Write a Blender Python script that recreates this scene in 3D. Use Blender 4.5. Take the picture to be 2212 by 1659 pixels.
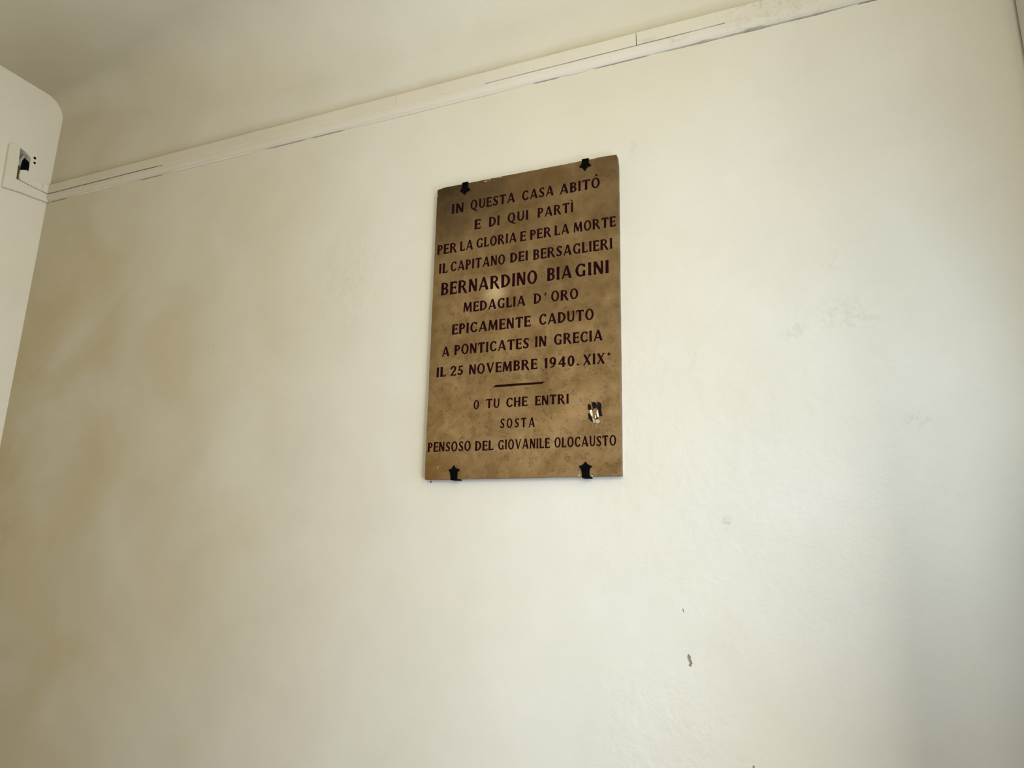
import bpy, bmesh, math, random
import numpy as np
from mathutils import Vector, Matrix

# ------------------------------------------------------------------ scene, camera, light
for o in list(bpy.data.objects): bpy.data.objects.remove(o)
scene = bpy.context.scene
col = scene.collection
scene.view_settings.view_transform = 'Standard'
scene.view_settings.look = 'None'
scene.view_settings.gamma = 1.0
scene.view_settings.use_curve_mapping = False
scene.view_settings.exposure = 0.0

cam_data = bpy.data.cameras.new('camera')
cam = bpy.data.objects.new('camera', cam_data); col.objects.link(cam)
R_ = Vector((0.92559, 0.37796, 0.02091)); U_ = Vector((0.06698, -0.21789, 0.97367)); F_ = Vector((-0.37256, 0.89982, 0.22699))
m = Matrix((R_, U_, -F_)).transposed().to_4x4()
m.translation = (0, -1.8, 1.6)
cam.matrix_world = m
cam_data.sensor_width = 36.0
cam_data.lens = 1483.55 / 2212 * 36.0
cam_data.clip_start = 0.02
scene.camera = cam

XL, XR, YF, ZC = -3.015, 0.577, -3.1, 3.54      # left wall, right wall, wall behind the camera, ceiling
DY0, DY1, DZ = -0.20, -2.65, 3.00                # entrance doorway in the right wall

world = bpy.data.worlds.new('world'); scene.world = world
world.use_nodes = True
bg = world.node_tree.nodes['Background']
bg.inputs[0].default_value = (0.80, 0.88, 1.0, 1); bg.inputs[1].default_value = 0.6

def area(name, loc, rot, sx, sy, power, color):
    l = bpy.data.lights.new(name, 'AREA'); l.shape = 'RECTANGLE'; l.size = sx; l.size_y = sy
    l.energy = power; l.color = color
    o = bpy.data.objects.new(name, l); col.objects.link(o); o.location = loc; o.rotation_euler = rot
    return o
# daylight coming in through the entrance doorway (sky above, street below)

for nm, y0, y1, z0, z1, pw, c in (
    ('doorway_daylight', -.25, -.55, 1.5, 2.2, 2.75, (.77, .97, 1.0)),
    ('doorway_daylight', -.55, -1.0, 1.5, 2.2, 4.8, (.36, .50, 1.0)),
    ('doorway_daylight', -1.0, -1.5, .8, 1.5, 20.0, (.90, 1.0, .96)),
    ('doorway_daylight', -1.0, -1.5, 1.5, 2.2, 3.0, (.2, .3, 1.0)),
    ('doorway_daylight', -1.5, -2.0, .8, 1.5, 15.0, (1.0, .91, .96)),
    ('doorway_daylight', -1.5, -2.0, 1.5, 2.2, 18.5, (.75, .86, 1.0)),
    ('doorway_daylight', -1.5, -2.0, 2.2, 2.95, 18.5, (1.0, .86, .30))):
    area(nm, (XR+.03, (y0+y1)/2, (z0+z1)/2), (0, math.radians(90), 0), z1-z0, abs(y1-y0), pw, c)
# fill light added for the right corner, set in a made-up rear window
area('window_fill', (.075, YF+.05, 2.5), (math.radians(90), 0, 0), .85, .8, 41.0, (1.0, .965, .77))

# ------------------------------------------------------------------ node helpers
def new_mat(name):
    mt = bpy.data.materials.new(name); mt.use_nodes = True
    nt = mt.node_tree; b = nt.nodes['Principled BSDF']
    return mt, nt, b
def N(nt, t, **kw):
    n = nt.nodes.new(t)
    for k, v in kw.items():
        if k in n.inputs.keys(): n.inputs[k].default_value = v
        else: setattr(n, k, v)
    return n
def coords(nt): return N(nt, 'ShaderNodeNewGeometry').outputs['Position']
def noise(nt, vec, scale, detail=3, rough=.5, dist=0.0):
    n = N(nt, 'ShaderNodeTexNoise'); n.inputs['Scale'].default_value = scale
    n.inputs['Detail'].default_value = detail; n.inputs['Roughness'].default_value = rough
    n.inputs['Distortion'].default_value = dist
    nt.links.new(vec, n.inputs['Vector']); return n.outputs['Fac']
def ramp(nt, fac, stops, interp='LINEAR'):
    r = N(nt, 'ShaderNodeValToRGB'); r.color_ramp.interpolation = interp
    el = r.color_ramp.elements
    while len(el) < len(stops): el.new(.5)
    for e, (p, c) in zip(el, stops):
        e.position = p; e.color = (c if len(c) == 4 else tuple(c)+(1,)) if not isinstance(c, (int, float)) else (c, c, c, 1)
    nt.links.new(fac, r.inputs[0]); return r.outputs[0]
def mix(nt, fac, a, b, mode='MIX'):
    n = N(nt, 'ShaderNodeMix', data_type='RGBA', blend_type=mode)
    for s, v in ((n.inputs[0], fac), (n.inputs[6], a), (n.inputs[7], b)):
        if isinstance(v, (int, float)): s.default_value = v
        elif isinstance(v, tuple): s.default_value = v if len(v) == 4 else v+(1,)
        else: nt.links.new(v, s)
    return n.outputs[2]
def math_(nt, op, a, b=0.0, clamp=False):
    n = N(nt, 'ShaderNodeMath', operation=op); n.use_clamp = clamp
    for s, v in ((n.inputs[0], a), (n.inputs[1], b)):
        if isinstance(v, (int, float)): s.default_value = v
        else: nt.links.new(v, s)
    return n.outputs[0]
def bump(nt, h, strength, dist, normal=None):
    n = N(nt, 'ShaderNodeBump'); n.inputs['Strength'].default_value = strength; n.inputs['Distance'].default_value = dist
    nt.links.new(h, n.inputs['Height'])
    if normal: nt.links.new(normal, n.inputs['Normal'])
    return n.outputs[0]
def blob(nt, pos, c, r, sx=1.0, sz=1.0, soft=.5):
    """1 inside an elliptical patch around the world point c, 0 outside"""
    s = N(nt, 'ShaderNodeVectorMath', operation='SUBTRACT'); nt.links.new(pos, s.inputs[0]); s.inputs[1].default_value = c
    q = N(nt, 'ShaderNodeVectorMath', operation='MULTIPLY'); nt.links.new(s.outputs[0], q.inputs[0]); q.inputs[1].default_value = (1/sx, 1, 1/sz)
    l = N(nt, 'ShaderNodeVectorMath', operation='LENGTH'); nt.links.new(q.outputs[0], l.inputs[0])
    mr = N(nt, 'ShaderNodeMapRange', interpolation_type='SMOOTHSTEP')
    nt.links.new(l.outputs['Value'], mr.inputs[0])
    mr.inputs[1].default_value = r*(1-soft); mr.inputs[2].default_value = r; mr.inputs[3].default_value = 1; mr.inputs[4].default_value = 0
    return mr.outputs[0]

# ------------------------------------------------------------------ materials
def plaster(name, base, alt, scuffs=(), rough_patches=(), patina_shading=(), grime_shade=0):
    mt, nt, b = new_mat(name); p = coords(nt)
    big = noise(nt, p, 1.3, 4, .55, .6)
    c = mix(nt, ramp(nt, big, [(.35, 0.0), (.65, 1.0)]), base, alt)
    for (ctr, r, sx, sz, colr, k) in patina_shading:      # smoke-yellowed old paint in cloudy patches, with uneven lighting painted in
        mk = math_(nt, 'MULTIPLY', blob(nt, p, ctr, r, sx, sz, 1.0), ramp(nt, noise(nt, p, 2.1, 4, .55, .5), [(.32, .58), (.62, 1.0)]))
        c = mix(nt, math_(nt, 'MULTIPLY', mk, k), c, colr)
    if grime_shade:      # ochre grime just above the trunking, widened to paint in its shadow
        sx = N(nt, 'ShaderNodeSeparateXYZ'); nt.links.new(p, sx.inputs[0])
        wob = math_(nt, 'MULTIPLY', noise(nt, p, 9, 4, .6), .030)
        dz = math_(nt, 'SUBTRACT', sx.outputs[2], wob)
        g = math_(nt, 'MULTIPLY', ramp(nt, math_(nt, 'MULTIPLY', math_(nt, 'SUBTRACT', dz, grime_shade-.015), 16.0), [(0.0, 1.0), (.22, .55), (.8, 0.0)]), math_(nt, 'GREATER_THAN', sx.outputs[2], grime_shade-.01))
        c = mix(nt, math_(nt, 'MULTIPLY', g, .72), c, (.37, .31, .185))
    mid = noise(nt, p, 5.0, 5, .6, .3)
    c = mix(nt, 1.0, c, ramp(nt, mid, [(.3, .955), (.7, 1.0)]), 'MULTIPLY')
    fine = noise(nt, p, 60, 4, .6)
    c = mix(nt, 1.0, c, ramp(nt, fine, [(.3, .985), (.7, 1.0)]), 'MULTIPLY')
    for (ctr, r, sx, sz, k) in scuffs:
        mask = blob(nt, p, ctr, r, sx, sz, .9)
        ln = noise(nt, p, 34, 6, .7, 1.2)
        lines = ramp(nt, ln, [(.49, 0.0), (.56, 1.0)])
        c = mix(nt, math_(nt, 'MULTIPLY', math_(nt, 'MULTIPLY', mask, lines), k), c, (.36, .35, .29))
    nt.links.new(c, b.inputs['Base Color'])
    b.inputs['Roughness'].default_value = .75
    b.inputs['Specular IOR Level'].default_value = .25
    h1 = noise(nt, p, 2.2, 3, .5); h2 = noise(nt, p, 26, 5, .65, .4)
    n1 = bump(nt, h1, .35, .02); 
    if rough_patches:
        mk = None
        for (ctr, r, sx, sz) in rough_patches:
            q = blob(nt, p, ctr, r, sx, sz, .8)
            mk = q if mk is None else math_(nt, 'MAXIMUM', mk, q)
        mk = math_(nt, 'ADD', math_(nt, 'MULTIPLY', mk, .9), .12)
        h2 = math_(nt, 'MULTIPLY', h2, mk)
        n2 = bump(nt, h2, .5, .006, n1)
    else:
        n2 = bump(nt, h2, .06, .006, n1)
    nt.links.new(n2, b.inputs['Normal'])
    return mt

CREAM = (.60, .575, .505); CREAM2 = (.62, .605, .56)
m_back = plaster('plaster_back', CREAM, CREAM2, grime_shade=3.119,
    patina_shading=[((-3.0, 0, 1.9), 2.35, 1, 1.5, (.445, .365, .215), 1.0)],  # yellowed paint; its darker tone also paints the dimmer left end
    scuffs=[((-.164, 0, 1.661), .022, 1, 1.1, .55), ((.15, 0, 2.17), .10, 1.2, .7, .22), ((.02, 0, 2.14), .05, 1, 1, .22),
            ((-1.352, 0, 2.445), .035, 1, 1, .30), ((-1.93, 0, 2.26), .05, .9, 1.2, .22), ((.12, 0, 2.31), .05, .9, .8, .22),
            ((.27, 0, 1.90), .05, 1, .7, .2), ((-.375, 0, 2.74), .04, .5, 1.6, .2), ((.02, 0, 2.63), .03, 1, 1, .15)],
    rough_patches=[((-.1, 0, 1.9), .75, 1, 1.1), ((-.33, 0, 1.15), .3, 1, 1), ((.1, 0, 2.2), .4, 1, 1), ((-1.35, 0, 2.45), .25, 1, 1)])
m_left = plaster('plaster_left', (.655, .615, .525), (.67, .64, .56))
m_right = plaster('plaster_right', CREAM, CREAM2)
m_ceil = plaster('plaster_ceiling', CREAM, CREAM2, patina_shading=[((-3.0, 0, 1.9), 2.35, 1, 1.5, (.445, .365, .215), 1.0), ((-1.9, -1.5, ZC), 1.6, 1.2, 1, (.70, .67, .61), 1.0)])  # second patch is lighter and paints extra brightness into the ceiling

def simple(name, base, rough=.6, spec=.3, metal=0.0, var=None, vs=30, bm=0.0):
    mt, nt, b = new_mat(name); p = coords(nt)
    f = noise(nt, p, vs, 4, .6)
    c = mix(nt, ramp(nt, f, [(.35, 0.0), (.65, 1.0)]), base, var or tuple(x*.85 for x in base))
    nt.links.new(c, b.inputs['Base Color']); b.inputs['Roughness'].default_value = rough
    b.inputs['Specular IOR Level'].default_value = spec; b.inputs['Metallic'].default_value = metal
    if bm: nt.links.new(bump(nt, f, bm, .002), b.inputs['Normal'])
    return mt
TP = [((-3.0, 0, 3.1), 2.6, 1, 1, (.50, .435, .315), .85)]  # yellowed paint, also darkened to paint in the dimmer left run
m_trunk = plaster('painted_trunking', (.625, .595, .535), (.60, .57, .505), patina_shading=TP, scuffs=[((.02, -.016, 3.10), .16, 1, .3, .5), ((-.33, -.016, 3.08), .05, 1, .4, .3)])
m_trunk2 = plaster('painted_trunking_lower', (.635, .61, .56), (.61, .58, .525), patina_shading=TP, scuffs=[((-.25, -.016, 3.06), .07, 1, .3, .35), ((.05, -.016, 3.06), .2, 1, .2, .35)])
m_elbow = plaster('painted_elbow', (.66, .625, .545), (.63, .595, .515))
m_caulk = simple('paint_fill', (0.616, 0.581, 0.504), .7, .2, 0, (0.570, 0.539, 0.462), 25, .2)
m_bead = simple('paint_bead', (.615, .58, .50), .7, .2, 0, (.60, .56, .475), 14, .1)
m_beadgrey = simple('dusty_bead', (.43, .42, .375), .8, .1, 0, (.31, .30, .27), 14, .1)
m_dirt = simple('grey_dust', (0.462, 0.439, 0.370), .9, .1, 0, (0.601, 0.562, 0.477), 12, .1)
m_chip = simple('bare_render', (.27, .245, .165), .9, .1, 0, (.19, .19, .15), 90, .3)
m_iron = simple('black_iron', (.0015, .0015, .002), .7, .02, 0, (.003, .003, .003), 80, .2)
m_letter = simple('maroon_letter_fill', (.016, .0015, .003), .7, .04, 0, (.007, .0012, .003), 60, .1)
m_dark = simple('dark_hole', (.002, .002, .002), .9, .0)
m_cable = simple('black_cable', (.002, .003, .005), .7, .03)
m_conduit = simple('grey_conduit', (.34, .32, .27), .7, .1)
m_gap = simple('gap_dark', (.085, .065, .03), .9, .1)  # dark tone for joints and cracks; paints shade into the trunking gaps
m_floor = simple('floor_stone', (.13, .10, .075), .55, .3, 0, (.10, .075, .05), 4, .1)
m_wood = simple('door_wood', (.10, .055, .03), .5, .3, 0, (.07, .038, .02), 12, .2)
m_chipstone = simple('fresh_stone', (.42, .35, .24), .8, .1)
m_bronze = simple('worn_bronze', (.003, .003, .005), .7, .06, 0.0, (.018, .008, .006), 120, .3)
m_bronze_hi = simple('bronze_highlight', (.85, .80, .66), .45, .5, 0.0, (.45, .35, .18), 150, .3)  # pale metal that paints highlights onto the emblem
m_rust = simple('rust_stain', (.16, .08, .03), .7, .2, 0, (.24, .15, .07), 120, .1)

def stone():
    mt, nt, b = new_mat('brown_limestone'); p = coords(nt)
    f = noise(nt, p, 11, 8, .68, .5)
    c = ramp(nt, f, [(.30, (.115, .064, .018)), (.46, (.172, .104, .040)), (.60, (.222, .140, .060)), (.76, (.27, .178, .088))])
    f2 = noise(nt, p, 3.1, 3, .5)
    c = mix(nt, 1.0, c, ramp(nt, f2, [(.3, .80), (.7, 1.10)]), 'MULTIPLY')
    sz_ = N(nt, 'ShaderNodeSeparateXYZ'); nt.links.new(p, sz_.inputs[0])
    c = mix(nt, 1.0, c, ramp(nt, math_(nt, 'SUBTRACT', math_(nt, 'ADD', sz_.outputs[2], math_(nt, 'MULTIPLY', f2, .3)), 1.95), [(.10, 1.10), (.85, .70)]), 'MULTIPLY')   # sooty patina, heavier on the upper part
    # fossil flecks and hair veins, denser in the lower half
    sx = N(nt, 'ShaderNodeSeparateXYZ'); nt.links.new(p, sx.inputs[0])
    mr = N(nt, 'ShaderNodeMapRange'); nt.links.new(sx.outputs[2], mr.inputs[0])
    mr.inputs[1].default_value = 2.50; mr.inputs[2].default_value = 2.15; mr.inputs[3].default_value = .35; mr.inputs[4].default_value = 1.0
    v = noise(nt, p, 62, 5, .62, 2.2)
    edge = math_(nt, 'ABSOLUTE', math_(nt, 'SUBTRACT', v, .5))
    line = ramp(nt, edge, [(0.0, 1.0), (.012, .9), (.034, 0.0)])
    msk = ramp(nt, noise(nt, p, 38, 3, .5), [(.54, 0.0), (.60, 1.0)])
    k = math_(nt, 'MULTIPLY', math_(nt, 'MULTIPLY', line, msk), mr.outputs[0])
    c = mix(nt, math_(nt, 'MULTIPLY', k, .85), c, (.045, .026, .008))
    sp = ramp(nt, noise(nt, p, 120, 2, .5), [(.655, 0.0), (.70, 1.0)])
    c = mix(nt, math_(nt, 'MULTIPLY', sp, math_(nt, 'MULTIPLY', mr.outputs[0], .45)), c, (.05, .032, .012))
    # stains: smoke-dark top left corner, damp brown at the edges, painted-in pale highlight
    st = math_(nt, 'MULTIPLY', blob(nt, p, (-1.015, -.028, 2.71), .40, 1.2, .7, 1.0), ramp(nt, noise(nt, p, 16, 4, .6), [(.3, .75), (.6, 1.0)]))
    c = mix(nt, math_(nt, 'POWER', st, 1.3), c, (.012, .006, .001))
    st = math_(nt, 'MULTIPLY', blob(nt, p, (-.74, -.028, 2.74), .42, 1.3, .36, 1.0), ramp(nt, noise(nt, p, 13, 4, .6), [(.35, .2), (.6, 1.0)]))
    c = mix(nt, math_(nt, 'MULTIPLY', st, .6), c, (.085, .045, .010))
    st = math_(nt, 'MULTIPLY', blob(nt, p, (-1.015, -.028, 2.22), .10, .6, 6.0, 1.0), ramp(nt, noise(nt, p, 13, 4, .6), [(.3, .3), (.6, 1.0)]))
    c = mix(nt, math_(nt, 'MULTIPLY', st, .7), c, (.11, .062, .016))
    st = math_(nt, 'MULTIPLY', blob(nt, p, (-.99, -.028, 1.80), .14, .8, 1.3, 1.0), ramp(nt, noise(nt, p, 18, 4, .6), [(.3, .3), (.6, 1.0)]))
    c = mix(nt, math_(nt, 'MULTIPLY', st, .75), c, (.12, .062, .012))
    st = math_(nt, 'MULTIPLY', blob(nt, p, (-.795, -.028, 2.335), .075, .8, 1.0, 1.0), ramp(nt, noise(nt, p, 22, 4, .6), [(.3, .5), (.6, 1.0)]))
    c = mix(nt, math_(nt, 'MULTIPLY', st, .65), c, (.52, .40, .23))  # light tone paints a sheen on the polished stone
    st = math_(nt, 'MULTIPLY', blob(nt, p, (-.485, -.028, 1.91), .055, .6, 1.4, .9), ramp(nt, noise(nt, p, 70, 4, .6), [(.42, 0.0), (.55, 1.0)]))
    c = mix(nt, math_(nt, 'MULTIPLY', st, .6), c, (.10, .05, .012))
    nt.links.new(c, b.inputs['Base Color'])
    b.inputs['Roughness'].default_value = .5; b.inputs['Specular IOR Level'].default_value = .22
    nt.links.new(bump(nt, f, .10, .003), b.inputs['Normal'])
    return mt
m_stone = stone()

# ------------------------------------------------------------------ object helpers
def link(name, me, mat=None, parent=None, **props):
    o = bpy.data.objects.new(name, me); col.objects.link(o)
    if mat and me and not me.materials: me.materials.append(mat)
    if parent:
        o.parent = parent; t = Vector((0, 0, 0)); q = parent
        while q: t += q.location+(q.matrix_parent_inverse.translation if q.parent else Vector((0, 0, 0))); q = q.parent
        o.matrix_parent_inverse = Matrix.Translation(-t)      # part shapes are modelled in room coordinates
    for k, v in props.items(): o[k] = v
    return o
def mesh_from_bm(bm, name, smooth=False):
    bmesh.ops.recalc_face_normals(bm, faces=bm.faces)
    me = bpy.data.meshes.new(name); bm.to_mesh(me); bm.free()
    if smooth:
        for p in me.polygons: p.use_smooth = True
    return me
def box_bm(bm, x0, x1, y0, y1, z0, z1):
    vs = [bm.verts.new((x, y, z)) for x in (x0, x1) for y in (y0, y1) for z in (z0, z1)]
    for f in ((0,1,3,2),(4,6,7,5),(0,4,5,1),(2,3,7,6),(0,2,6,4),(1,5,7,3)): bm.faces.new([vs[i] for i in f])
    return vs
def box(name, x0, x1, y0, y1, z0, z1, mat, parent=None, bevel=0.0, **props):
    bm = bmesh.new(); box_bm(bm, x0, x1, y0, y1, z0, z1)
    if bevel: bmesh.ops.bevel(bm, geom=list(bm.edges), offset=bevel, segments=2, affect='EDGES', profile=.6)
    return link(name, mesh_from_bm(bm, name), mat, parent, **props)
def loops_face(bm, loops):
    es = []
    for lp in loops:
        vs = [bm.verts.new(p) for p in lp]
        es += [bm.edges.new((vs[i], vs[(i+1) % len(vs)])) for i in range(len(vs))]
    return bmesh.ops.triangle_fill(bm, edges=es, use_beauty=True, use_dissolve=False)['geom']
def pocket(bm, loop, direction, depth):
    """side walls and back of a recess behind a hole loop"""
    d = Vector(direction)*depth
    a = [bm.verts.new(p) for p in loop]; b = [bm.verts.new(Vector(p)+d) for p in loop]
    n = len(a)
    for i in range(n): bm.faces.new((a[i], a[(i+1) % n], b[(i+1) % n], b[i]))
    bm.faces.new(b)
def prism(name, poly, axis, a, b, mat, parent=None, bevel=0.0, **props):
    """2D polygon extruded between a and b along the axis ('y': poly is (x,z); 'x': poly is (y,z))"""
    mk = (lambda u, v, w: (u, w, v)) if axis == 'y' else (lambda u, v, w: (w, u, v))
    bm = bmesh.new()
    A = [bm.verts.new(mk(u, v, a)) for u, v in poly]; B = [bm.verts.new(mk(u, v, b)) for u, v in poly]
    n = len(poly); bm.faces.new(A); bm.faces.new(B[::-1])
    for i in range(n): bm.faces.new((A[i], A[(i+1) % n], B[(i+1) % n], B[i]))
    if bevel:
        f0 = min(bm.faces, key=lambda f: sum((v.co[1 if axis == 'y' else 0]-b)**2 for v in f.verts))
        bmesh.ops.bevel(bm, geom=list(f0.edges), offset=bevel, segments=2, affect='EDGES', profile=.6)
    return link(name, mesh_from_bm(bm, name), mat, parent, **props)
def circle(cy, cz, r, n=12): return [(cy+r*math.cos(2*math.pi*i/n), cz+r*math.sin(2*math.pi*i/n)) for i in range(n)]

# ------------------------------------------------------------------ the room
CH_A = [(-0.2688, 1.3505), (-0.2625, 1.3443), (-0.263, 1.3386), (-0.2591, 1.3294), (-0.2602, 1.3266), (-0.2625, 1.3263), (-0.261, 1.3245), (-0.2626, 1.322), (-0.2651, 1.3211), (-0.268, 1.3225), (-0.2684, 1.3258), (-0.2668, 1.328), (-0.2655, 1.3290), (-0.2667, 1.3307), (-0.2695, 1.3357), (-0.2711, 1.3408), (-0.2707, 1.3446)]
CH_B = [(-0.2777, 1.4557), (-0.2759, 1.4516), (-0.2748, 1.4443), (-0.2766, 1.4462), (-0.2787, 1.4515)]
CH_C = [(-0.1313, 1.1229), (-0.1287, 1.1198), (-0.1319, 1.1133), (-0.1344, 1.1179)]
PLUG = circle(-.999, 1.7745, .0032, 10)
CH_D = circle(-.2225, 3.0395, .0022, 6)
holes = [CH_A, CH_B, CH_C, PLUG, CH_D]
CR = [(-2.99, -2.88), (-2.44, -2.31), (-1.775, -1.585), (-1.570, -1.418), (-.695, -.603), (-.497, -.318), (.24, .30)]   # open cracks under the lower trunking
ZB, ZM, ZT, TD = 3.0415, 3.0735, 3.1190, .016
rnd = random.Random(4)
for a, b in CR:
    n = 14; up, dn = [], []
    for i in range(n+1):
        t = i/n; x = a+(b-a)*t; w = .0013*min(1, 8*t, 8*(1-t))+.0002
        dn.append((x, ZB-.0014-w+rnd.uniform(-.0003, .0003))); up.append((x, ZB-.0014+w))
    holes.append(dn+up[::-1])
bm = bmesh.new()
xe = XR + .03
loops_face(bm, [[(XL-.05, 0, 0), (xe, 0, 0), (xe, 0, ZC), (XL-.05, 0, ZC)]] + [[(x, 0, z) for x, z in h] for h in holes])
for h in holes: pocket(bm, [(x, 0, z) for x, z in h], (0, 1, 0), .010)
wall_back = link('wall_back', mesh_from_bm(bm, 'wall_back'), m_back, kind='structure')
def floor_of(h, name, mat, depth=.0035, label=None):
    bmf = bmesh.new(); bmf.faces.new([bmf.verts.new((x, depth, z)) for x, z in h])
    o = link(name, mesh_from_bm(bmf, name), mat, wall_back)
    if label: o['label'] = label
    return o
floor_of(CH_A, 'plaster_chip', m_chip, .0025, 'brown worm-shaped chip in the paint low on the wall')
floor_of(CH_B, 'plaster_chip', m_chip, .003, 'small grey sliver chip above the larger chip')
floor_of(CH_C, 'plaster_chip', m_chip, .003, 'small chip at the bottom edge of the picture')
floor_of(PLUG, 'nail_hole', m_dark, .004, 'small black hole under the left corner of the plaque')
floor_of(CH_D, 'nail_hole', m_dark, .004, 'small dark hole just below the trunking')
for h in holes[5:]: floor_of(h, 'crack', m_gap, .0045)

# ceiling with its coved edge
bm = bmesh.new()
rows = []
xs_ = [XL-.05, XL, XL+.05, XL+.15, XL+.3, XL+.5, XL+.8, XL+1.2, XL+1.8, XL+2.6, xe]
for x in xs_:
    t_ = min(1, max(0, (x-XL)/1.2)); r_ = .085+.16*t_*t_*(3-2*t_)
    prof = [(0.0, ZC-r_)]+[(-r_+r_*math.cos(t), ZC-r_+r_*math.sin(t)) for t in [math.pi/2*i/12 for i in range(1, 13)]]+[(YF, ZC)]
    rows.append([bm.verts.new((x, y, z)) for y, z in prof])
for A, B in zip(rows, rows[1:]):
    for k in range(len(A)-1): bm.faces.new((A[k], B[k], B[k+1], A[k+1]))
ceiling = link('ceiling', mesh_from_bm(bm, 'ceiling', True), m_ceil, kind='structure')

# left wall with the cable recess and two screw holes
REC = [(-.1330, 3.0800), (-.1000, 3.0950), (-.0990, 3.1500), (-.0990, 3.2050), (-.1090, 3.2150), (-.1280, 3.2240), (-.1500, 3.2300)]
SCR = [circle(-.0836, 3.2167, .0062), circle(-.0807, 3.1945, .0056)]
bm = bmesh.new()
loops_face(bm, [[(XL, .02, 0), (XL, YF, 0), (XL, YF, ZC+.02), (XL, .02, ZC+.02)]] + [[(XL, y, z) for y, z in h] for h in [REC]+SCR])
for h in [REC]+SCR: pocket(bm, [(XL, y, z) for y, z in h], (-1, 0, 0), .045 if h is REC else .02)
wall_left = link('wall_left', mesh_from_bm(bm, 'wall_left'), m_left, kind='structure')
for h in SCR: prism('screw_hole', h, 'x', XL-.02, XL-.0008, m_dark, wall_left, label='small round black screw hole beside the cable recess')

# right wall: stops short of the back wall (dark joint), entrance doorway
box('wall_right', XR, XR+.30, DY0, -.027, 0, ZC+.02, m_right, kind='structure')
wr = bpy.data.objects['wall_right']
box('wall_section', XR, XR+.30, YF, DY1, 0, ZC+.02, m_right, wr)
box('wall_section', XR, XR+.30, DY1, DY0, DZ, ZC+.02, m_right, wr)
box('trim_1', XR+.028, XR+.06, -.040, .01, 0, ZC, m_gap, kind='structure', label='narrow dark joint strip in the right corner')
door = link('door_1', None, kind='structure', label='open entrance doorway in the right wall'); door.location = (XR, DY0, 0)
for nm, a in (('jamb', (XR-.005, XR+.32, DY0-.06, DY0+.02, 0, DZ)), ('jamb', (XR-.02, XR+.32, DY1-.02, DY1+.06, 0, DZ)), ('shade_leaf', (.38, XR-.002, -.84, -.80, .01, 1.95)), ('lintel', (XR-.02, XR+.32, DY1-.02, DY0+.02, DZ-.06, DZ+.02))):
    box(nm, *a, m_wood, door)  # the leaf is added out of view to shade the lower right wall
box('wall_front', XL-.05, XR+.3, YF-.1, YF, 0, ZC+.02, m_wood, kind='structure')
win = link('fill_window_1', None, kind='structure', label='added high window behind the camera, holding the fill light'); win.location = (.075, YF, 2.5)  # unseen window, added only to house the fill lamp
for nm, a in (('fill_window_frame', (-.45, -.39, -.005, .05, -.45, .45)), ('fill_window_frame', (.39, .45, -.005, .05, -.45, .45)), ('fill_window_frame', (-.39, .39, -.005, .05, .40, .45)), ('fill_window_frame', (-.39, .39, -.005, .05, -.45, -.40)), ('fill_window_bar', (-.015, .015, .0, .04, -.40, .40))):
    box(nm, a[0]+.075, a[1]+.075, a[2]+YF, a[3]+YF, a[4]+2.5, a[5]+2.5, m_wood, win)
box('floor', XL-.05, XR+2.5, YF, .05, -.1, 0, m_floor, kind='structure')

# ------------------------------------------------------------------ cable trunking
def strip(name, x0, x1, z0, z1, mat, parent, y1=-TD, wob=.0006, seed=1, n=None, bev=.0025, y0=0.0, chamfer=False):
    """a rail along the back wall with slightly uneven painted edges"""
    r = random.Random(seed); n = n or max(2, int((x1-x0)/.06)); bm = bmesh.new(); rings = []
    for i in range(n+1):
        x = x0+(x1-x0)*i/n; a = r.uniform(-wob, wob); b = r.uniform(-wob, wob)
        pts = [(y0, z0+a), (y1+bev, z0+a), (y1+bev*.3, z0+a+bev*.3), (y1, z0+a+bev), (y1, z1+b-bev), (y1+bev*.3, z1+b-bev*.3), (y1+bev, z1+b), (y0, z1+b)]
        if chamfer: pts = [(y0, z0+a*.5), (y0-.0035, z0+a*.5+.0004), (y0-.0095, z0+.0055), (y1, z0+.0150+b)]+pts[4:]
        rings.append([bm.verts.new((x, y, z)) for y, z in pts])
    for A, B in zip(rings, rings[1:]):
        for k in range(8): bm.faces.new((A[k], A[(k+1) % 8], B[(k+1) % 8], B[k]))
    bm.faces.new(rings[0]); bm.faces.new(rings[-1][::-1])
    return link(name, mesh_from_bm(bm, name), mat, parent)
def empty(name, loc, label, cat, group=None):
    o = bpy.data.objects.new(name, None); col.objects.link(o); o['label'] = label; o['category'] = cat
    o.empty_display_size = .05
    if loc: o.location = loc
    if group: o['group'] = group
    return o
up = empty('cable_trunking', (XL+.02, 0, ZM), 'upper painted cable trunking, cut short at the hole in the left wall', 'trunking', 'painted cable trunking under the ceiling')
lo = empty('cable_trunking', (XL+.02, 0, ZB), 'lower painted cable trunking, turning up the left wall beside the hole', 'trunking', 'painted cable trunking under the ceiling')
GAP = .0020
for s, (a, b) in enumerate([(XL+.020, -2.337), (-2.335, -1.20), (-1.199, -.3575), (-.3555, XR+.005)]):
    strip('trunking_length', a, b, ZM+GAP+(.0020 if s == 0 else .0003), ZT, m_trunk, up, seed=s+2)
for s, (a, b) in enumerate([(XL+.016, -1.9), (-1.9, -.2), (-.2, XR+.005)]):
    strip('trunking_length', a, b, ZB, ZM, m_trunk2, lo, seed=s+12, y1=-TD+.0006, chamfer=True)
# dark joint between the two rails, filled with paint in its middle run
strip('paint_fill', -2.30, -.86, ZM-.001, ZM+GAP+.001, m_caulk, up, y1=-TD+.0016, seed=31, bev=.0002)
strip('paint_fill', -.10, XR, ZM-.001, ZM+GAP+.001, m_caulk, up, y1=-TD+.0014, seed=32, bev=.0002)
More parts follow.
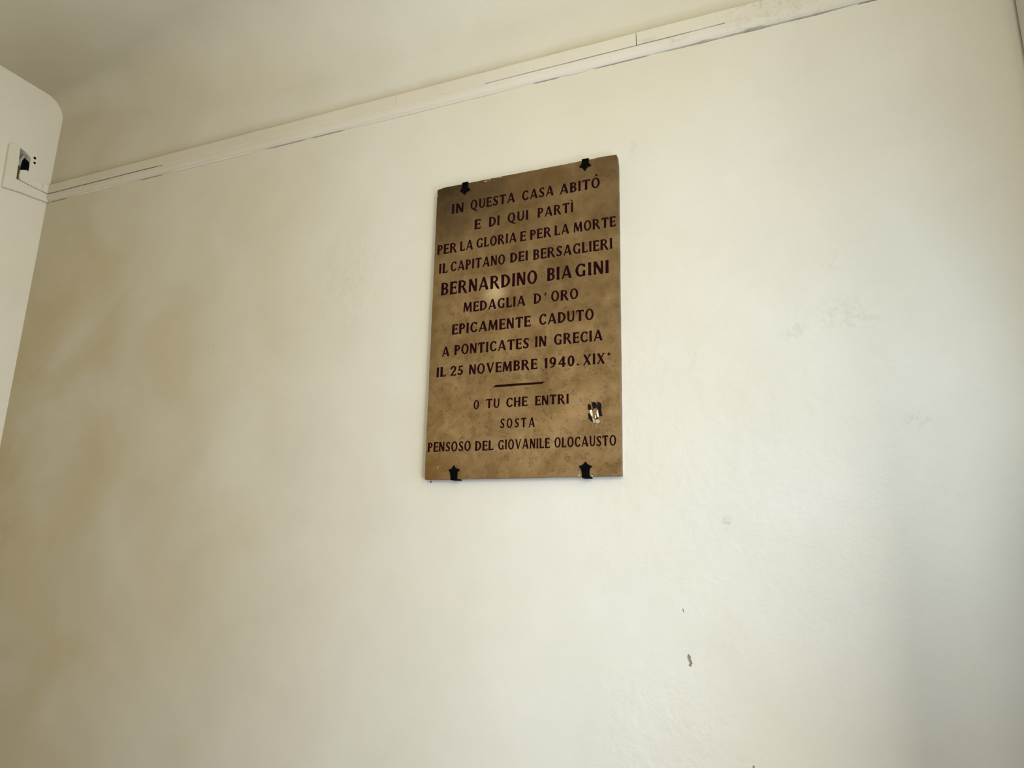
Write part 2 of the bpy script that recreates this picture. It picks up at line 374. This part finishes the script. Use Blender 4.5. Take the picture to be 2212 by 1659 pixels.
# paint bead where the lower rail meets the wall, missing at the open cracks
edges = [XL+.02]+[v for c in CR for v in c]+[XR]
for i in range(0, len(edges), 2):
    a, b = edges[i], edges[i+1]
    if b-a < .03: continue
    bm = bmesh.new(); r = random.Random(50+i); n = max(2, int((b-a)/.03)); rings = []
    for k in range(n+1):
        x = a+(b-a)*k/n; t = min(1, 6*k/n, 6*(n-k)/n)*r.uniform(.7, 1.1)
        rings.append([bm.verts.new(q) for q in ((x, .0005, ZB+.003), (x, -.0050*t-.0003, ZB+.0022), (x, -.0025*t-.0003, ZB-.0010*t), (x, .0005, ZB-.0045*t-.0003))])
    for A, B in zip(rings, rings[1:]):
        for k in range(4): bm.faces.new((A[k], A[(k+1) % 4], B[(k+1) % 4], B[k]))
    bm.faces.new(rings[0]); bm.faces.new(rings[-1][::-1])
    link('paint_bead', mesh_from_bm(bm, 'paint_bead', True), m_bead if a < -.4 else m_beadgrey, lo)
for a, b in ((XL+.01, -2.338), (-.88, -.08)): box('joint_shade', a, b, -TD+.005, -.002, ZM-.0005, ZM+GAP+(.0020 if a < -2.5 else .0004), m_gap, up)  # dark strips paint shade into the open gap between the rails
prism('joint_shade', [(-.006, ZM-.001), (-.1525, ZM-.001), (-.1525, 3.145), (-.136, 3.145), (-.136, ZM+.008), (-.006, ZM+.006)], 'x', XL-.0005, XL+.006, m_gap, up)  # dark backing paints shade between the two elbows
# pieces on the left wall
prism('trunking_elbow', [(-.004, ZB-.002), (-.060, 3.033), (-.120, 3.029), (-.189, 3.018), (-.193, 3.022), (-.1955, 3.10), (-.1995, 3.200), (-.197, 3.219), (-.190, 3.227), (-.172, 3.2295), (-.160, 3.226), (-.156, 3.221), (-.1535, 3.15), (-.1515, ZM+.001), (-.100, ZM+.0015), (-.004, ZM+.001)],
      'x', XL-.001, XL+.016, m_elbow, lo, .003)
prism('joint_cover', [(-.1535, 3.098), (-.1965, 3.092), (-.1966, 3.0955), (-.1536, 3.1015)], 'x', XL+.0158, XL+.0165, m_caulk, lo)
prism('trunking_elbow', [(-.006, ZM+.0040), (-.080, ZM+.0060), (-.128, ZM+.0085), (-.134, ZM+.016), (-.137, 3.100), (-.1365, 3.128), (-.113, 3.140), (-.100, 3.1335), (-.092, 3.126), (-.080, 3.120), (-.066, 3.1165), (-.004, 3.1165)],
      'x', XL-.001, XL+.013, m_elbow, up, .003)
prism('corner_piece', [(-.001, ZM+.0030), (-.036, ZM+.0042), (-.038, ZT-.002), (-.001, ZT+.001)], 'x', XL-.001, XL+.0185, m_elbow, up, .002)
prism('corner_piece', [(-.038, ZM+.0042), (-.072, ZM+.0054), (-.073, ZT-.0015), (-.038, ZT-.002)], 'x', XL-.001, XL+.0155, m_elbow, up, .002)
# cables in the hole
def tube(name, pts, rad, mat, parent=None, **props):
    cu = bpy.data.curves.new(name, 'CURVE'); cu.dimensions = '3D'; cu.bevel_depth = rad; cu.bevel_resolution = 3; cu.use_fill_caps = True
    sp = cu.splines.new('POLY'); sp.points.add(len(pts)-1)
    for q, p in zip(sp.points, pts): q.co = (*p, 1)
    tmp = bpy.data.objects.new('tmp', cu); col.objects.link(tmp)
    me = bpy.data.meshes.new_from_object(tmp.evaluated_get(bpy.context.evaluated_depsgraph_get()))
    bpy.data.objects.remove(tmp)
    for p in me.polygons: p.use_smooth = True
    me.materials.clear()
    return link(name, me, mat, parent, **props)
def arc(pts, n=6):
    out = []
    P = [pts[0]]+list(pts)+[pts[-1]]
    for i in range(1, len(P)-2):
        for k in range(n):
            t = k/n; a, b, c, d = map(Vector, P[i-1:i+3])
            out.append(.5*((2*b)+(-a+c)*t+(2*a-5*b+4*c-d)*t*t+(-a+3*b-3*c+d)*t**3))
    out.append(Vector(pts[-1])); return out
cb = empty('cable_bundle', (XL, -.112, 3.14), 'black cables curling out of the hole above the cut upper trunking', 'cable')
for i, (dy, dz) in enumerate([(0, 0), (.010, -.004), (.004, .008), (.015, .004), (.010, .012)]):
    tube('cable', arc([(XL-.04, -.112-dy, 3.192-dz*.2), (XL-.006, -.112-dy*1.05, 3.185-dz), (XL+.002, -.110-dy, 3.168-dz), (XL-.002, -.108-dy, 3.140), (XL-.03, -.108-dy, 3.12)]), .0072, m_cable, cb)
gc = tube('conduit_end', arc([(XL-.04, -.118, 3.206), (XL-.012, -.120, 3.208), (XL-.002, -.128, 3.200), (XL-.003, -.136, 3.175), (XL-.010, -.138, 3.13)]), .0065, m_conduit, cb, label='pale grey sheathed cable end')

# ------------------------------------------------------------------ the memorial plaque
SX0, SX1, SZ0, SZ1, SF = -1.0085, -.4185, 1.7792, 2.7140, -.028
pl = empty('memorial_plaque', (-.7135, 0, 1.7792), 'brown limestone plaque with engraved maroon inscription hung on the cream wall', 'plaque')
random.seed(9)
bm = bmesh.new()
# slab outline with slightly worn, uneven edges
out = []
def run(a, b, n, jit):
    for i in range(n):
        t = i/n; x = a[0]+(b[0]-a[0])*t; z = a[1]+(b[1]-a[1])*t
        j = random.uniform(-jit, jit) if i else 0
        out.append((x+(j if a[0] == b[0] or abs(a[0]-b[0]) < .01 else 0), z+(j if abs(a[1]-b[1]) < .01 else 0)))
run((-1.0041, SZ0-.0006), (-.4205, SZ0+.001), 30, .0004)
run((-.4205, SZ0+.001), (-.4170, SZ1-.004), 40, .0003)
out.append((-.4195, SZ1-.0008))
run((-.4225, SZ1-.0002), (-1.0060, SZ1+.0006), 34, .0006)
out.append((-1.0090, SZ1-.003))
run((-1.0095, SZ1-.006), (-1.0041, SZ0-.0006), 40, .0005)
A = [bm.verts.new((x, -.006, z)) for x, z in out]; B = [bm.verts.new((x, SF, z)) for x, z in out]
n = len(out); bm.faces.new(A); front = bm.faces.new(B[::-1])
for i in range(n): bm.faces.new((A[i], A[(i+1) % n], B[(i+1) % n], B[i]))
bmesh.ops.bevel(bm, geom=list(front.edges), offset=.0018, segments=2, affect='EDGES', profile=.6)
slab = link('stone_slab', mesh_from_bm(bm, 'stone_slab'), m_stone, pl)
box('mortar_bed', SX0+.007, SX1-.004, -.0065, .0, SZ0+.006, SZ1-.006, m_dirt, pl)

# --- letters: painted capitals drawn from strokes, traced to an outline once per character
H_ = 56; PAD = 8
def raster(ch):
    """coverage of one capital on a grid, cap height = H_ cells"""
    w = WID[ch]; W_ = int(w*H_)+2*PAD; Ht = int(1.55*H_)+2*PAD
    ys, xs = np.mgrid[0:Ht, 0:W_]; X = (xs-PAD+.5)/H_; Y = (ys-PAD+.5)/H_-.25
    occ = np.zeros_like(X, bool)
    def poly(P):
        c = np.zeros_like(X, bool); P = list(P)
        for i in range(len(P)):
            x1, y1 = P[i]; x2, y2 = P[i-1]
            if y1 == y2: continue
            c ^= ((y1 > Y) != (y2 > Y)) & (X < (x2-x1)*(Y-y1)/(y2-y1)+x1)
        return c
    def stroke(pts, wd, flat=False):
        c = np.zeros_like(X, bool)
        for i in range(len(pts)-1):
            (x1, y1), (x2, y2) = pts[i], pts[i+1]; dx, dy = x2-x1, y2-y1; L = dx*dx+dy*dy+1e-9
            t = np.clip(((X-x1)*dx+(Y-y1)*dy)/L, 0, 1); d = np.hypot(X-x1-t*dx, Y-y1-t*dy)
            c |= d < (wd[i]+(wd[i+1]-wd[i])*t)/2
        return c
    def stem(x, w0=.19, y0=0, y1=1, f=.035):
        h = w0/2
        return poly([(x-h-f, y0), (x+h+f*.6, y0), (x+h+.004, y0+.12), (x+h+.004, y1-.12), (x+h+f*.6, y1), (x-h-f, y1), (x-h, y1-.10), (x-h, y0+.10)])
    def diag(xb, yb, xt, yt, wb, wt=None):
        wt = wt or wb
        return poly([(xb-wb/2, yb), (xb+wb/2, yb), (xt+wt/2, yt), (xt-wt/2, yt)])
    def bar(x0, x1, y, th=.11, serif=0):
        c = poly([(x0, y-th/2), (x1, y-th/2), (x1, y+th/2), (x0, y+th/2)])
        if serif: c |= poly([(x1-.07, y), (x1-.005, y+serif), (x1+.035, y+serif), (x1+.02, y-th/2 if serif > 0 else y+th/2), (x1-.10, y-th/2 if serif > 0 else y+th/2)])
        return c
    def ring(cx, cy, rx, ry, ti=.19, tt=.11):
        a = ((X-cx)/rx)**2+((Y-cy)/ry)**2 < 1
        b = ((X-cx)/(rx-ti))**2+((Y-cy)/(ry-tt))**2 < 1
        return a & ~b
    def arcs(cx, cy, rx, ry, a0, a1, thick=.18, thin=.09, n=20):
        P, Wd = [], []
        for i in range(n+1):
            a = math.radians(a0+(a1-a0)*i/n); P.append((cx+rx*math.cos(a), cy+ry*math.sin(a))); Wd.append(thin+(thick-thin)*abs(math.cos(a))**1.4)
        return stroke(P, Wd)
    def bowl(x, y0, y1, wdt, t=.17, th=.095):
        """right-hand bowl of B, P, R, D"""
        cy = (y0+y1)/2; ry = (y1-y0)/2
        sx = x+max(0, wdt-ry*1.15)*.8
        a = ((X-sx)/(x+wdt-sx))**2+((Y-cy)/ry)**2 < 1
        b = ((X-sx)/(x+wdt-sx-t))**2+((Y-cy)/(ry-th))**2 < 1
        o = (a | ((X < sx) & (abs(Y-cy) < ry))) & (X > x)
        i = (b | ((X < sx) & (abs(Y-cy) < ry-th)))
        return o & ~i
    S = .20
    if ch in 'Iì':
        occ |= stem(w/2, S)
        if ch == 'ì': occ |= poly([(w/2-.16, 1.26), (w/2-.04, 1.30), (w/2+.14, 1.10), (w/2+.02, 1.13)])
    elif ch == 'N':
        occ |= stem(.10, .15)|diag(.60, 0, .12, 1, .20)|stem(.62, .13, f=.03)
    elif ch == 'M':
        occ |= diag(.07, 0, .13, 1, .13)|diag(.45, .08, .17, 1, .19)|diag(.43, .08, .74, 1, .11)|diag(.82, 0, .76, 1, .20)
        occ |= poly([(0, 0), (.17, 0), (.13, .07), (.03, .07)])|poly([(.70, 0), (.95, 0), (.92, .06), (.73, .06)])
    elif ch in 'Oò0o':
        if ch == '0': occ |= ring(w/2, .5, w/2-.01, .51, .17, .10)
        elif ch == 'o':
            occ |= ring(w/2, .92, .12, .13, .075, .06)
        else: occ |= ring(w/2, .5, w/2-.01, .52, .185, .105)
        if ch == 'ò': occ |= poly([(w/2-.04, 1.33), (w/2+.09, 1.38), (w/2+.20, 1.22), (w/2+.17, 1.12), (w/2+.07, 1.17)])
    elif ch == 'Q':
        occ |= ring(w/2-.02, .5, w/2-.04, .52, .185, .105)|stroke([(.36, .02), (.50, -.06), (.68, -.15), (.84, -.17)], [.09, .11, .14, .05])
    elif ch == 'U':
        occ |= stem(.12, .17, .3, 1)|stem(w-.11, .12, .3, 1, .03)|(arcs(w/2, .32, w/2-.13, .27, 180, 360, .16, .10))
    elif ch == 'E':
        occ |= stem(.12, S)|bar(.1, w-.03, .945, .10, -.14)|bar(.1, w-.10, .52, .085)|bar(.1, w-.01, .055, .11, .17)
        occ |= poly([(w-.15, .42), (w-.07, .40), (w-.07, .64), (w-.15, .62)])
    elif ch == 'L':
        occ |= stem(.12, S)|bar(.1, w-.03, .055, .11, .19)
    elif ch == 'S':
        occ |= stroke([(w-.07, .80), (w-.13, .90), (w*.5, .955), (.17, .86), (.12, .74), (.20, .61), (w*.5, .50), (w-.14, .38), (w-.09, .25), (w-.17, .11), (w*.48, .045), (.12, .12), (.05, .23)],
                      [.05, .09, .10, .14, .17, .19, .20, .19, .17, .13, .10, .10, .05])
        occ |= poly([(w-.09, .97), (w-.04, .98), (w-.02, .72), (w-.09, .74)])|poly([(.01, .27), (.07, .28), (.12, .06), (.04, .02)])
    elif ch == 'T':
        occ |= stem(w/2, S, 0, .98)|bar(.04, w-.04, .945, .10)
        occ |= poly([(0, .76), (.05, .76), (.14, .93), (.12, 1.0), (.03, .98)])|poly([(w, .78), (w-.05, .78), (w-.14, .93), (w-.12, 1.0), (w-.02, 1.02)])
    elif ch == 'A':
        occ |= diag(.09, 0, .43, 1.0, .10, .12)|diag(.76, 0, .45, 1.02, .22, .17)|bar(.2, .68, .29, .085)
        occ |= poly([(-.0, 0), (.17, 0), (.13, .06), (.04, .06)])|poly([(.62, 0), (.88, 0), (.84, .05), (.66, .05)])
    elif ch == 'C':
        occ |= arcs(w*.56, .5, w*.56-.10, .45, 48, 318, .19, .10)|poly([(w-.12, .99), (w-.06, .99), (w-.02, .70), (w-.10, .72)])
    elif ch == 'G':
        occ |= arcs(w*.52, .5, w*.52-.10, .45, 48, 300, .19, .10)|poly([(w-.16, .99), (w-.10, .99), (w-.06, .70), (w-.15, .72)])
        occ |= stem(w-.15, .16, .03, .44, .04)
    elif ch == 'B':
        occ |= stem(.12, S)|bowl(.12, .47, 1.0, w-.17, .17)|bowl(.12, 0, .555, w-.13, .18)
    elif ch == 'P':
        occ |= stem(.12, S)|bowl(.12, .42, 1.0, w-.13, .18)
    elif ch == 'R':
        occ |= stem(.12, S)|bowl(.12, .46, 1.0, w-.27, .17)|stroke([(w-.42, .50), (w-.26, .25), (w-.12, .03), (w-.02, -.05)], [.13, .18, .16, .04])
    elif ch == 'D':
        occ |= stem(.12, S)|bowl(.12, 0, 1.0, w-.13, .19)
    elif ch == 'V':
        occ |= diag(w/2+.01, 0, .12, 1, .13, .21)|diag(w/2, 0, w-.10, 1, .11, .11)|bar(w-.20, w, .97, .06)
    elif ch == 'X':
        occ |= diag(w-.13, 0, .13, 1, .22)|diag(.09, 0, w-.11, 1, .10)|bar(0, .20, .03, .06)|bar(w-.24, w-.0, .97, .06)
    elif ch == 'H':
        occ |= stem(.12, .19)|stem(w-.12, .19)|bar(.1, w-.1, .52, .09)
    elif ch == '1':
        occ |= stem(w-.14, .17, f=.02)|poly([(w-.10, 1.0), (w-.2, 1.0), (.0, .80), (.02, .74), (w-.2, .82)])
    elif ch == '2':
        occ |= arcs(w/2, .72, w/2-.10, .24, 170, -30, .17, .10)|stroke([(w-.12, .62), (w*.45, .30), (.08, .08)], [.17, .13, .10])|bar(.03, w-.04, .055, .12, .14)
    elif ch == '4':
        occ |= stem(w-.20, .18, f=.02)|diag(.06, .28, w-.20, 1.0, .11, .10)|bar(.02, w-.0, .30, .10)
    elif ch == '5':
        occ |= bar(.14, w-.04, .93, .13)|diag(.14, .52, .18, .98, .09)|arcs(w*.45, .32, w*.5-.08, .26, 125, -150, .18, .10)
    elif ch == '9':
        occ |= ring(w/2, .68, w/2-.02, .33, .16, .09)|stroke([(w-.10, .66), (w-.12, .38), (w*.55, .10), (.10, .04)], [.17, .16, .11, .05])
    elif ch == '.': occ |= poly([(.02, .0), (.24, .02), (.24, .15), (.02, .14)])
    elif ch == "'": occ |= poly([(.04, .98), (.20, .98), (.20, .84), (.08, .66), (.02, .68), (.09, .82)])
    return occ.astype(float)
WID = dict(I=.27, N=.72, M=.95, O=.82, Q=.86, U=.74, E=.60, L=.58, S=.60, T=.74, A=.88, C=.72, G=.80, B=.66, P=.62, R=.80, D=.76, V=.82, X=.78, H=.74)
WID.update({'ò': .82, 'ì': .27, '0': .58, '1': .30, '2': .60, '4': .66, '5': .54, '9': .58, '.': .26, "'": .24, 'o': .26})
def contours(f, lv=.30):
    """marching squares: closed outlines of the level set"""
    h, w = f.shape; seg = {}
    def ip(a, b, va, vb): t = (lv-va)/(vb-va); return (a[0]+(b[0]-a[0])*t, a[1]+(b[1]-a[1])*t)
    TAB = {1:[(3,0)],2:[(0,1)],3:[(3,1)],4:[(1,2)],5:[(3,2),(1,0)],6:[(0,2)],7:[(3,2)],8:[(2,3)],9:[(2,0)],10:[(0,3),(2,1)],11:[(2,1)],12:[(1,3)],13:[(1,0)],14:[(0,3)]}
    P = {}
    for y in range(h-1):
        for x in range(w-1):
            v = (f[y, x], f[y, x+1], f[y+1, x+1], f[y+1, x]); k = sum((v[i] > lv) << i for i in range(4))
            if k in (0, 15): continue
            c = ((x, y), (x+1, y), (x+1, y+1), (x, y+1))
            keys = (('h', x, y), ('v', x+1, y), ('h', x, y+1), ('v', x, y))
            for a, b in TAB[k]:
                for e in (a, b): P[keys[e]] = ip(c[e], c[(e+1) % 4], v[e], v[(e+1) % 4])
                seg[keys[a]] = keys[b]
    out = []
    while seg:
        s = next(iter(seg)); lp = [s]; cur = seg.pop(s)
        while cur != s and cur in seg: lp.append(cur); cur = seg.pop(cur)
        out.append([P[k] for k in lp])
    return out
def simplify(lp, eps):
    P = np.array(lp)
    if len(P) < 6: return None
    def dp(i, j):
        if j-i < 2: return []
        a, b = P[i], P[j]; d = b-a; L = np.hypot(*d)+1e-9; q = P[i+1:j]-a
        dist = np.abs(d[0]*q[:, 1]-d[1]*q[:, 0])/L if L > 1e-6 else np.hypot(q[:, 0], q[:, 1])
        k = int(dist.argmax())
        if dist[k] < eps: return []
        k += i+1; return dp(i, k)+[k]+dp(k, j)
    far = int(np.hypot(*(P-P[0]).T).argmax())
    idx = [0]+dp(0, far)+[far]+dp(far, len(P)-1)
    return [tuple(P[i]) for i in idx] if len(idx) > 3 else None
GL = {}
def glyph(ch):
    if ch in GL: return GL[ch]
    f = raster(ch)
    for _ in range(5):
        g = np.pad(f, 1, mode='edge')
        f = (g[:-2, 1:-1]+g[2:, 1:-1]+g[1:-1, :-2]+g[1:-1, 2:]+2*g[1:-1, 1:-1])/6
    f = np.clip(f, .0005, .9995)
    bm = bmesh.new(); loops = []
    for lp in contours(f):
        s = simplify(lp, .22)
        if s: loops.append([((x-PAD+.5)/H_, 0, (y-PAD+.5)/H_-.25) for x, y in s])
    geom = loops_face(bm, loops)
    fs = [g for g in geom if isinstance(g, bmesh.types.BMFace)]
    for f_ in fs:
        f_.normal_update()
        if f_.normal.y > 0: f_.normal_flip()
    ext = bmesh.ops.extrude_face_region(bm, geom=fs)
    for v in [g for g in ext['geom'] if isinstance(g, bmesh.types.BMVert)]: v.co.y -= 1.0
    me = mesh_from_bm(bm, 'letter_'+('mark' if not ch.isalnum() else ch))
    me.materials.append(m_letter)
    GL[ch] = me
    return me
WORDS = [
('IN',-0.954,-0.912,2.6165,.0325),('QUESTA',-0.888,-0.737,2.619,.032),('CASA',-0.713,-0.612,2.619,.032),('ABITò',-0.593,-0.470,2.6175,.032),
('E',-0.871,-0.851,2.5495,.032),('DI',-0.822,-0.786,2.5505,.032),('QUI',-0.760,-0.692,2.5535,.031),('PARTì',-0.662,-0.551,2.5535,.031),
('PER',-0.998,-0.930,2.4835,.032),('LA',-0.918,-0.874,2.4845,.032),('GLORIA',-0.862,-0.729,2.4865,.031),('E',-0.717,-0.699,2.486,.031),('PER',-0.685,-0.619,2.486,.031),('LA',-0.608,-0.563,2.4875,.031),('MORTE',-0.549,-0.425,2.4875,.031),
('IL',-0.989,-0.959,2.419,.032),('CAPITANO',-0.948,-0.765,2.420,.032),('DEI',-0.748,-0.691,2.4215,.031),('BERSAGLIERI',-0.674,-0.435,2.420,.032),
('BERNARDINO',-0.978,-0.661,2.3455,.0405),('BIA',-0.630,-0.555,2.3475,.039),('GINI',-0.544,-0.446,2.3485,.039),
('MEDAGLIA',-0.898,-0.697,2.281,.031),('D',-0.670,-0.648,2.282,.031),("'",-0.638,-0.631,2.2815,.031),('ORO',-0.617,-0.536,2.2825,.031),
('EPICAMENTE',-0.934,-0.680,2.2145,.032),('CADUTO',-0.653,-0.491,2.2155,.032),
('A',-0.965,-0.940,2.1475,.030),('PONTICATES',-0.923,-0.684,2.1495,.031),('IN',-0.665,-0.631,2.151,.031),('GRECIA',-0.607,-0.466,2.152,.031),
('IL',-0.981,-0.949,2.085,.030),('25',-0.934,-0.892,2.086,.029),('NOVEMBRE',-0.872,-0.658,2.0855,.030),('1940',-0.636,-0.547,2.086,.030),('.',-0.541,-0.533,2.087,.029),('XIX',-0.522,-0.460,2.086,.030),('o',-0.453,-0.445,2.084,.030),
('O',-0.853,-0.836,1.980,.026),('TU',-0.813,-0.771,1.980,.027),('CHE',-0.750,-0.686,1.9805,.027),('ENTRI',-0.662,-0.563,1.9805,.027),
('SOSTA',-0.767,-0.662,1.920,.0265),
('PENSOSO',-0.998,-0.858,1.859,.028),('DEL',-0.844,-0.787,1.8585,.0275),('GIOVANILE',-0.772,-0.618,1.859,.0275),('OLOCAUSTO',-0.604,-0.432,1.8595,.0275)]
TH = .0005
for txt, x0, x1, z, cap in WORDS:
    gap = .15
    if txt == 'SOSTA': gap = .32
    nat = sum(WID[c] for c in txt)+gap*(len(txt)-1)
    k = (x1-x0)/nat; x = x0
    for c in txt:
        o = link('letter', glyph(c), None, pl)
        o.location = (x, SF+.0001, z+random.uniform(-.0004, .0004)); o.scale = (k, TH, cap)
        o.rotation_euler = (0, random.uniform(-.012, .012), 0)
        x += (WID[c]+gap)*k
prism('rule_line', [(-.794, 2.0408), (-.6415, 2.0411), (-.635, 2.0472), (-.7845, 2.0475)], 'y', SF+.0005, SF-TH, m_letter, pl)

# --- iron clips hooked over the slab edges
CL = dict(
 a=[(-.9187, 2.7165), (-.9187, 2.6965), (-.9215, 2.6935), (-.9256, 2.6910), (-.9250, 2.6880), (-.9190, 2.6862), (-.9150, 2.6825), (-.9115, 2.6760), (-.9093, 2.6742), (-.9070, 2.6765), (-.9030, 2.6835), (-.8985, 2.6855), (-.8925, 2.6860), (-.8900, 2.6890), (-.8925, 2.6920), (-.8965, 2.6955), (-.8985, 2.6995), (-.8990, 2.7165)],
 b=[(-.5235, 2.7160), (-.5229, 2.7043), (-.5255, 2.6990), (-.5310, 2.6965), (-.5305, 2.6930), (-.5230, 2.6915), (-.5200, 2.6880), (-.5165, 2.6805), (-.5144, 2.6788), (-.5120, 2.6808), (-.5085, 2.6880), (-.5045, 2.6905), (-.4970, 2.6915), (-.4955, 2.6945), (-.5000, 2.6970), (-.5024, 2.7015), (-.5030, 2.7160)],
 c=[(-.9174, 1.7800), (-.9191, 1.7988), (-.9212, 1.8012), (-.9248, 1.8030), (-.9246, 1.8058), (-.9205, 1.8070), (-.9150, 1.8075), (-.9120, 1.8125), (-.9100, 1.8165), (-.9086, 1.8175), (-.9070, 1.8165), (-.9045, 1.8115), (-.9005, 1.8082), (-.8935, 1.8070), (-.8902, 1.8050), (-.8920, 1.8015), (-.8966, 1.7984), (-.8968, 1.7800)],
 d=[(-.5255, 1.7800), (-.5259, 1.7967), (-.5285, 1.8010), (-.5336, 1.8050), (-.5325, 1.8078), (-.5260, 1.8085), (-.5215, 1.8105), (-.5185, 1.8160), (-.5157, 1.8185), (-.5128, 1.8160), (-.5095, 1.8108), (-.5050, 1.8085), (-.4990, 1.8070), (-.4978, 1.8045), (-.5030, 1.8010), (-.5049, 1.7962), (-.5048, 1.7800)])
for k, lab in (('a', 'black iron clip at the top left'), ('b', 'black iron clip at the top right'), ('c', 'black iron clip at the bottom left'), ('d', 'black iron clip at the bottom right')):
    P = CL[k]; top = k in 'ab'
    bm = bmesh.new()
    A = [bm.verts.new((x, SF+.0002, z)) for x, z in P]; B = [bm.verts.new((x, SF-.0035, z)) for x, z in P]
    n = len(P); bm.faces.new(A); f0 = bm.faces.new(B[::-1])
    for i in range(n): bm.faces.new((A[i], A[(i+1) % n], B[(i+1) % n], B[i]))
    bmesh.ops.bevel(bm, geom=list(f0.edges), offset=.0008, segments=1, affect='EDGES')
    # strap over the edge of the slab back to the wall
    xs = [P[0][0], P[-1][0]]
    if top: box_bm(bm, min(xs), max(xs), SF-.0035, 0, SZ1-.0005, SZ1+.0035)
    else: box_bm(bm, min(xs), max(xs), SF-.0035, 0, SZ0-.0035, SZ0+.0012)
    link('iron_clip', mesh_from_bm(bm, 'iron_clip'), m_iron, pl, label=lab)

# --- pale chips along the edges
def flake(name, cx, cz, w, h, mat, y0, th, seed, parent=pl, **pr):
    r = random.Random(seed); n = r.randint(6, 9)
    P = [(cx+w/2*math.cos(2*math.pi*i/n)*r.uniform(.6, 1.1), cz+h/2*math.sin(2*math.pi*i/n)*r.uniform(.6, 1.1)) for i in range(n)]
    return prism(name, P, 'y', y0, y0-th, mat, parent, **pr)
flake('stone_chip', -.838, 2.7085, .014, .004, m_chipstone, SF+.0003, .0006, 1)
flake('stone_chip', -.824, 2.7110, .010, .004, m_chipstone, SF+.0003, .0006, 2)
flake('stone_chip', -.787, 2.7115, .008, .003, m_chipstone, SF+.0003, .0006, 3)
flake('stone_chip', -1.0085, 2.6905, .004, .010, m_chipstone, SF+.0003, .0006, 4)
flake('stone_chip', -.9615, 1.813, .0018, .013, m_chipstone, SF+.0003, .0006, 5)
flake('mortar_lump', -.5335, 1.7822, .007, .006, m_chipstone, SF+.002, .003, 6)
flake('mortar_lump', -.4985, 1.7800, .006, .004, m_chipstone, SF+.002, .003, 7)

# --- broken remains of a small metal emblem near the lower right corner
def rel(P): return [(-.4893+(x-.5)*.001*38, 1.9527+(z-.5)*.001*62) for x, z in P]
EM = [  # outline in a 0..1 box, material, height
 ([(0, .83), (.10, .86), (.22, .80), (.33, .72), (.38, .60), (.30, .58), (.05, .60), (0, .66)], m_bronze, .0028),
 ([(.30, .92), (.50, .93), (.62, .88), (.66, .74), (.56, .66), (.40, .64), (.34, .72)], m_bronze, .0034),
 ([(.72, .96), (.86, .90), (.98, .84), (.98, .60), (.90, .55), (.78, .58), (.66, .66), (.70, .80)], m_bronze, .0030),
 ([(.80, .55), (.96, .56), (1.0, .42), (1.06, .30), (.90, .30), (.76, .34), (.70, .44)], m_bronze, .0026),
 ([(.04, .48), (.14, .42), (.24, .30), (.30, .16), (.38, .06), (.22, .10), (.06, .22), (.02, .36)], m_bronze, .0022),
 ([(.58, .44), (.68, .32), (.78, .22), (.66, .18), (.52, .30)], m_bronze, .0020),
 ([(.90, .22), (1.02, .16), (1.10, .02), (1.06, -.10), (.98, .02), (.90, .10)], m_rust, .0012),
 ([(.14, .58), (.28, .60), (.34, .44), (.34, .28), (.26, .32), (.16, .44)], m_bronze_hi, .0036),
 ([(.66, .56), (.74, .54), (.80, .34), (.76, .22), (.68, .30), (.64, .44)], m_bronze_hi, .0034),
 ([(.40, .54), (.52, .54), (.60, .40), (.50, .30), (.42, .40)], m_rust, .0030),
 ([(.52, .36), (.60, .34), (.62, .24), (.54, .20)], m_bronze_hi, .0028),
 ([(.34, .26), (.44, .22), (.50, .08), (.44, -.02), (.36, .10)], m_chipstone, .0016),
 ([(.52, .14), (.80, .16), (.88, .04), (.70, -.02), (.54, .02)], m_chipstone, .0012),
 ([(.50, -.04), (.66, -.02), (.80, -.22), (.68, -.18), (.54, -.12)], m_rust, .0008),
 ([(.30, .02), (.38, .02), (.40, -.22), (.34, -.40), (.32, -.20)], m_rust, .0007),
 ([(.10, .98), (.24, 1.02), (.30, .92), (.22, .84), (.12, .88)], m_rust, .0012),
 ([(.24, .82), (.32, .80), (.36, .64), (.28, .62)], m_rust, .0034),
]
emb = link('broken_emblem', None, None, pl, label='corroded remains of a small metal emblem')
for P, mt, h in EM: prism('metal_fragment', rel(P), 'y', SF+.0003, SF-h, mt, emb)
